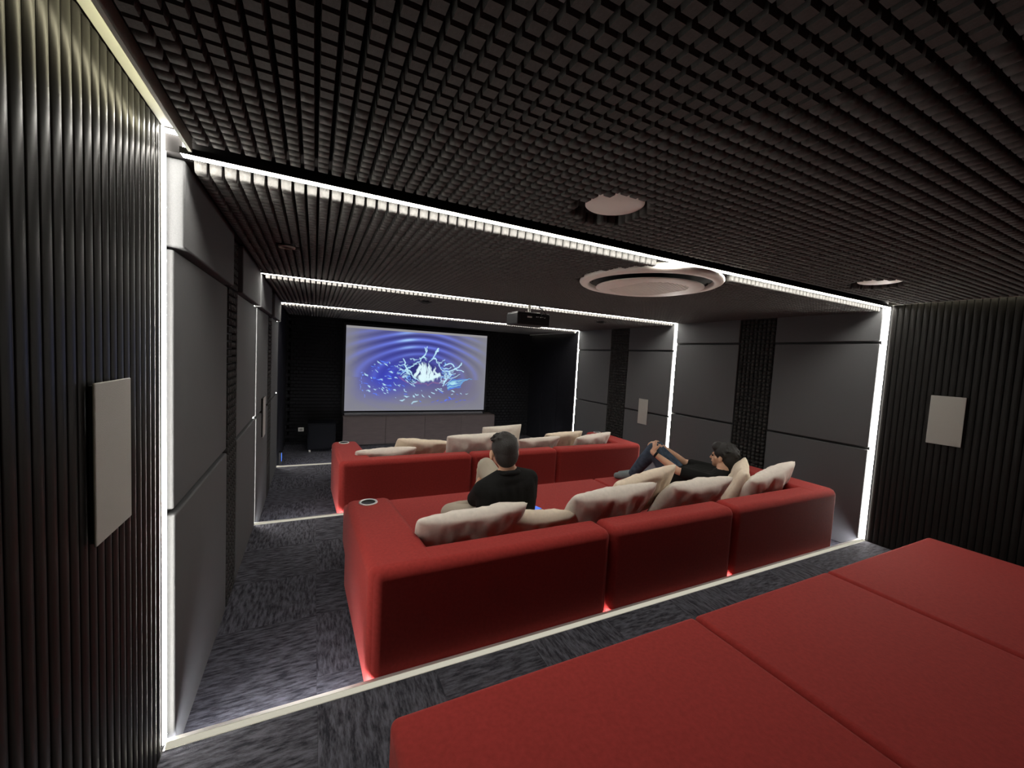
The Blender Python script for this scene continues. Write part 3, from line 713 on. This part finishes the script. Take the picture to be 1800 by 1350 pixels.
def hand(B, w, d, n, thumb_side, curl=0.5, sc=1.0):
    """w wrist, d direction of the fingers, n palm normal (fingers curl towards it), thumb_side unit vector"""
    w, d, n = Vector(w), Vector(d).normalized(), Vector(n).normalized()
    n = (n - d*n.dot(d)).normalized(); s = Vector(thumb_side); s = (s - d*s.dot(d) - n*s.dot(n)).normalized()
    for k, (off, L, ln) in enumerate(((0.030, 0.084, 0.070), (0.010, 0.090, 0.078), (-0.010, 0.086, 0.072), (-0.029, 0.078, 0.056))):
        base = w + d*(L*sc) + s*off*sc
        B.limb([(w + s*off*0.6*sc + d*0.01, 0.017*sc), (base, 0.0125*sc)])
        p = base; ang = 0
        for seg, (fr, r) in enumerate(((0.45, 0.0100), (0.30, 0.0090), (0.25, 0.0078))):
            ang += curl*(0.6 if seg == 0 else 1.0)
            q = p + (d*math.cos(ang) + n*math.sin(ang))*(ln*fr*sc)
            B.limb([(p, r*1.06*sc), (q, r*sc)]); p = q
    tb = w + d*0.028*sc + s*0.026*sc
    t1 = tb + (s*0.75 + d*0.6 + n*0.25).normalized()*0.040*sc; t2 = t1 + (s*0.3 + d*0.85 + n*0.5).normalized()*0.032*sc
    B.limb([(w + s*0.012, 0.016*sc), (tb, 0.015*sc), (t1, 0.0115*sc), (t2, 0.009*sc)])
def person(name, label, root, hs, head, face_dir, head_up, neck, shL, shR, elL, elR, wrL, wrR, hipL, hipR, knL, knR, anL, anR, toL, toR, handL, handR, pants, shirt, sock, hair_style, watch=False, collar=False, girth=1.0):
    V3 = Vector
    root = V3(root); t = thing(name, label, 'person', root)
    head, neck = V3(head), V3(neck); shL, shR, hipL, hipR = map(V3, (shL, shR, hipL, hipR))
    f, l, u = basis(face_dir, head_up); rot = Matrix((l, f, u)).transposed()
    pel = (hipL+hipR)/2; chest = (shL+shR)/2
    def H(a, b_, c): return head + (l*a + f*b_ + u*c)*hs
    def S3(r, k=None): return tuple(x*hs for x in r) if hasattr(r, '__len__') else r*hs
    # --- one continuous body
    B = Blob()
    B.ball(H(0, -0.012, 0.018), S3((0.073, 0.090, 0.092)), rot, 24)           # skull
    B.ball(H(0, 0.030, -0.030), S3((0.058, 0.058, 0.068)), rot, 20)           # face
    B.ball(H(0, 0.050, -0.078), S3((0.034, 0.034, 0.026)), rot, 16)           # chin
    B.limb([(H(0, 0.082, 0.008), 0.010), (H(0, 0.100, -0.026), 0.0125)])   # nose
    B.limb([(H(0.018, 0.083, -0.052), 0.008), (H(-0.018, 0.083, -0.052), 0.008)])  # lips
    B.limb([(H(0.03, 0.076, 0.022), 0.011), (H(-0.03, 0.076, 0.022), 0.011)])      # brow
    for s in (1, -1):
        B.ball(H(s*0.083, -0.004, -0.012), S3((0.010, 0.020, 0.031)), rot, 14)          # ears
        B.limb([(H(s*0.045, 0.045, -0.02), 0.022), (H(s*0.03, 0.05, -0.06), 0.024)])
    B.limb([(H(0, -0.020, -0.05), 0.056), (neck + u*0.02, 0.056), (neck - u*0.04, 0.066)])
    B.limb([(neck, 0.055), (shL, 0.046)]); B.limb([(neck, 0.055), (shR, 0.046)])
    B.limb([(shL*0.75+shR*0.25 - u*0.04, 0.066), (hipL*0.75+hipR*0.25, 0.080)]); B.limb([(shR*0.75+shL*0.25 - u*0.04, 0.066), (hipR*0.75+hipL*0.25, 0.080)])
    for (s_, e, w_) in ((shL, elL, wrL), (shR, elR, wrR)):
        e, w_ = V3(e), V3(w_); m_ = e*0.65 + w_*0.35
        B.limb([(s_, 0.050), (s_*0.5+e*0.5, 0.044), (e, 0.036), (m_, 0.036), (w_, 0.0245)])
    for (h, k, a, to) in ((hipL, knL, anL, toL), (hipR, knR, anR, toR)):
        k, a, to = V3(k), V3(a), V3(to)
        B.limb([(h, 0.085), (k, 0.052), (k*0.6+a*0.4, 0.050), (a, 0.036), (to, 0.028)])
    for (w_, e, hp) in ((wrL, elL, handL), (wrR, elR, handR)):
        hand(B, w_, hp[0], hp[1], hp[2], hp[3])
    B.build('body', SKIN, t, 0.0052, 3, root)
    # --- shirt
    S = Blob(); g = girth
    S.limb([(neck - u*0.030, 0.078), (shL, 0.062)]); S.limb([(neck - u*0.030, 0.078), (shR, 0.062)])
    for k in range(5):
        q = k/4
        S.limb([((shL*(0.85-q*0.7)+shR*(0.15+q*0.7)) - u*0.02, 0.090*g), (chest*0.5+pel*0.5 + (shL-shR)*(0.5-q)*0.62, 0.112*g), ((hipL*(1.05-q*1.1)+hipR*(-0.05+q*1.1))*0.94 + chest*0.06, 0.118*g)])
    for (s_, e) in ((shL, elL), (shR, elR)):
        e = V3(e); S.limb([(s_, 0.062), (s_*0.45+e*0.55, 0.058), (s_*0.22+e*0.78, 0.056)])
    sh_ = S.build('shirt', shirt, t, 0.008, 5, root)
    if collar:
        ring = []
        C = Blob()
        for k in range(20):
            a = 2*PI*k/20; ring.append((neck - u*0.004 + l*0.072*math.cos(a) + f*0.068*math.sin(a) + u*(0.016*(-math.sin(a))), 0.017))
        ring.append(ring[0]); C.limb(ring)
        C.build('collar', shirt, t, 0.006, 2, root)
    # --- trousers
    T = Blob()
    T.limb([(hipL, 0.115), (hipR, 0.115)])
    for (h, k, a) in ((hipL, knL, anL), (hipR, knR, anR)):
        k, a = V3(k), V3(a); T.limb([(h, 0.105), (h*0.5+k*0.5, 0.088), (k, 0.068), (k*0.6+a*0.4, 0.066), (k*0.1+a*0.9, 0.050)])
    T.build('trousers', pants, t, 0.008, 5, root)
    for (a, to, k) in ((anL, toL, knL), (anR, toR, knR)):
        a, to, k = V3(a), V3(to), V3(k)
        F = Blob(); F.limb([(k*0.2+a*0.8, 0.040), (a, 0.044), (a*0.45+to*0.55, 0.038), (to, 0.032)]); F.ball(a - (to-a).normalized()*0.025, 0.036)
        F.build('sock', sock, t, 0.006, 4, root)
    # --- hair
    Hh = Blob()
    if hair_style == 'short':
        Hh.ball(H(0, -0.024, 0.032), S3((0.0800, 0.092, 0.090)), rot, 28); Hh.ball(H(0, -0.046, -0.010), S3((0.0725, 0.064, 0.080)), rot, 24)
        Hh.ball(H(0, 0.005, 0.072), S3((0.064, 0.072, 0.046)), rot, 20)
        for k in range(50):
            a = random.uniform(0, 2*PI); e = random.uniform(0.5, 1.4)
            d = l*math.cos(a)*math.cos(e) + f*math.sin(a)*math.cos(e) + u*math.sin(e)
            Hh.limb([(H(0, -0.02, 0.035) + d*hs*0.080, 0.009), (H(0, -0.02, 0.035) + d*hs*0.088 + l*0.014, 0.006)])
    else:
        Hh.ball(H(0, -0.030, 0.045), S3((0.094, 0.108, 0.098)), rot, 28); Hh.ball(H(0, -0.070, -0.005), S3((0.088, 0.066, 0.098)), rot, 24)
        Hh.ball(H(0, 0.045, 0.085), S3((0.070, 0.060, 0.050)), rot, 20); Hh.ball(H(0, -0.065, -0.075), S3((0.064, 0.045, 0.050)), rot, 20)
        for k in range(90):
            a = random.uniform(0, 2*PI); e = random.uniform(-0.3, 1.4)
            d = l*math.cos(a)*math.cos(e) + f*math.sin(a)*math.cos(e) + u*math.sin(e)
            if d.dot(f) > 0.35 and d.dot(u) < 0.75: continue
            Hh.limb([(H(0, -0.035, 0.045) + d*hs*0.092, 0.011), (H(0, -0.04, 0.04) + d*hs*0.108 + (l*random.uniform(-1, 1) - u)*0.012, 0.006)])
    Hh.build('hair', HAIR, t, 0.0055, 2, root)
    for s in (1, -1):
        E_ = Blob(); E_.ball(H(s*0.031, 0.080, 0.002), 0.009); E_.build('eye', BLACK, t, 0.003, 1, root)
    if watch:
        a, e = V3(wrL), V3(elL); d = (e-a).normalized(); c = a + d*0.03
        o = lathe('watch', BLACK, [(0.0275, -0.011), (0.0315, -0.011), (0.0315, 0.011), (0.0275, 0.011), (0.0275, -0.011)], t, 28)
        o.matrix_local = Matrix.Translation(c-root) @ d.to_track_quat('Z', 'Y').to_matrix().to_4x4()
    return t
X_, Y_, Z_ = Vector((1, 0, 0)), Vector((0, 1, 0)), Vector((0, 0, 1))
ss = Z2 + 0.336    # seat height of the middle row
person('person', 'person with short dark hair, black polo shirt and beige trousers, sitting upright', (1.68, 0.68, ss), 1.10,
       head=(1.605, 0.62, 0.852), face_dir=(0.10, 1.0, -0.05), head_up=(-0.06, 0.10, 1),
       neck=(1.625, 0.585, 0.720), shL=(1.455, 0.60, 0.615), shR=(1.79, 0.59, 0.665), elL=(1.50, 0.87, 0.44), elR=(1.90, 0.76, 0.43),
       wrL=(1.665, 1.09, 0.570), wrR=(1.80, 0.96, 0.40), hipL=(1.60, 0.68, ss+0.115), hipR=(1.76, 0.68, ss+0.115),
       knL=(1.37, 0.99, ss+0.088), knR=(1.645, 1.00, 0.645), anL=(1.62, 1.13, ss+0.065), anR=(1.72, 1.24, ss+0.075), toL=(1.76, 1.14, ss+0.05), toR=(1.74, 1.40, ss+0.04),
       handL=((-0.30, -0.15, 0.90), (0.3, -0.95, 0.0), (-0.9, -0.2, 0.1), 0.8), handR=((-0.2, 0.9, -0.2), (0, 0, -1), (-1, 0, 0), 0.4),
       pants=BEIGE, shirt=SHIRT, sock=SOCK, hair_style='short', collar=True)
person('person', 'person in black T-shirt and jeans reclining with hands clasped round the raised knees', (3.75, 1.0, ss), 1.02,
       head=(3.985, 0.74, 0.640), face_dir=(-0.35, 0.95, 0.05), head_up=(0.12, -0.25, 1),
       neck=(3.945, 0.70, 0.515), shL=(3.77, 0.68, 0.445), shR=(4.08, 0.82, 0.465), elL=(3.58, 0.90, 0.490), elR=(3.90, 1.10, 0.500),
       wrL=(3.475, 1.115, 0.620), wrR=(3.68, 1.21, 0.655), hipL=(3.71, 1.04, ss+0.118), hipR=(3.86, 1.10, ss+0.118),
       knL=(3.535, 1.17, 0.640), knR=(3.66, 1.25, 0.640), anL=(3.50, 1.42, ss+0.065), anR=(3.60, 1.48, ss+0.065), toL=(3.42, 1.555, ss+0.035), toR=(3.50, 1.59, ss+0.035),
       handL=((0.35, 0.45, 0.75), (0.8, -0.2, -0.5), (-0.2, -0.8, 0.5), 0.55), handR=((-0.75, 0.25, 0.30), (0, 0.2, -1), (0.2, -0.8, 0.5), 0.6),
       pants=JEANS, shirt=SHIRT, sock=SOCK, hair_style='thick', watch=True)
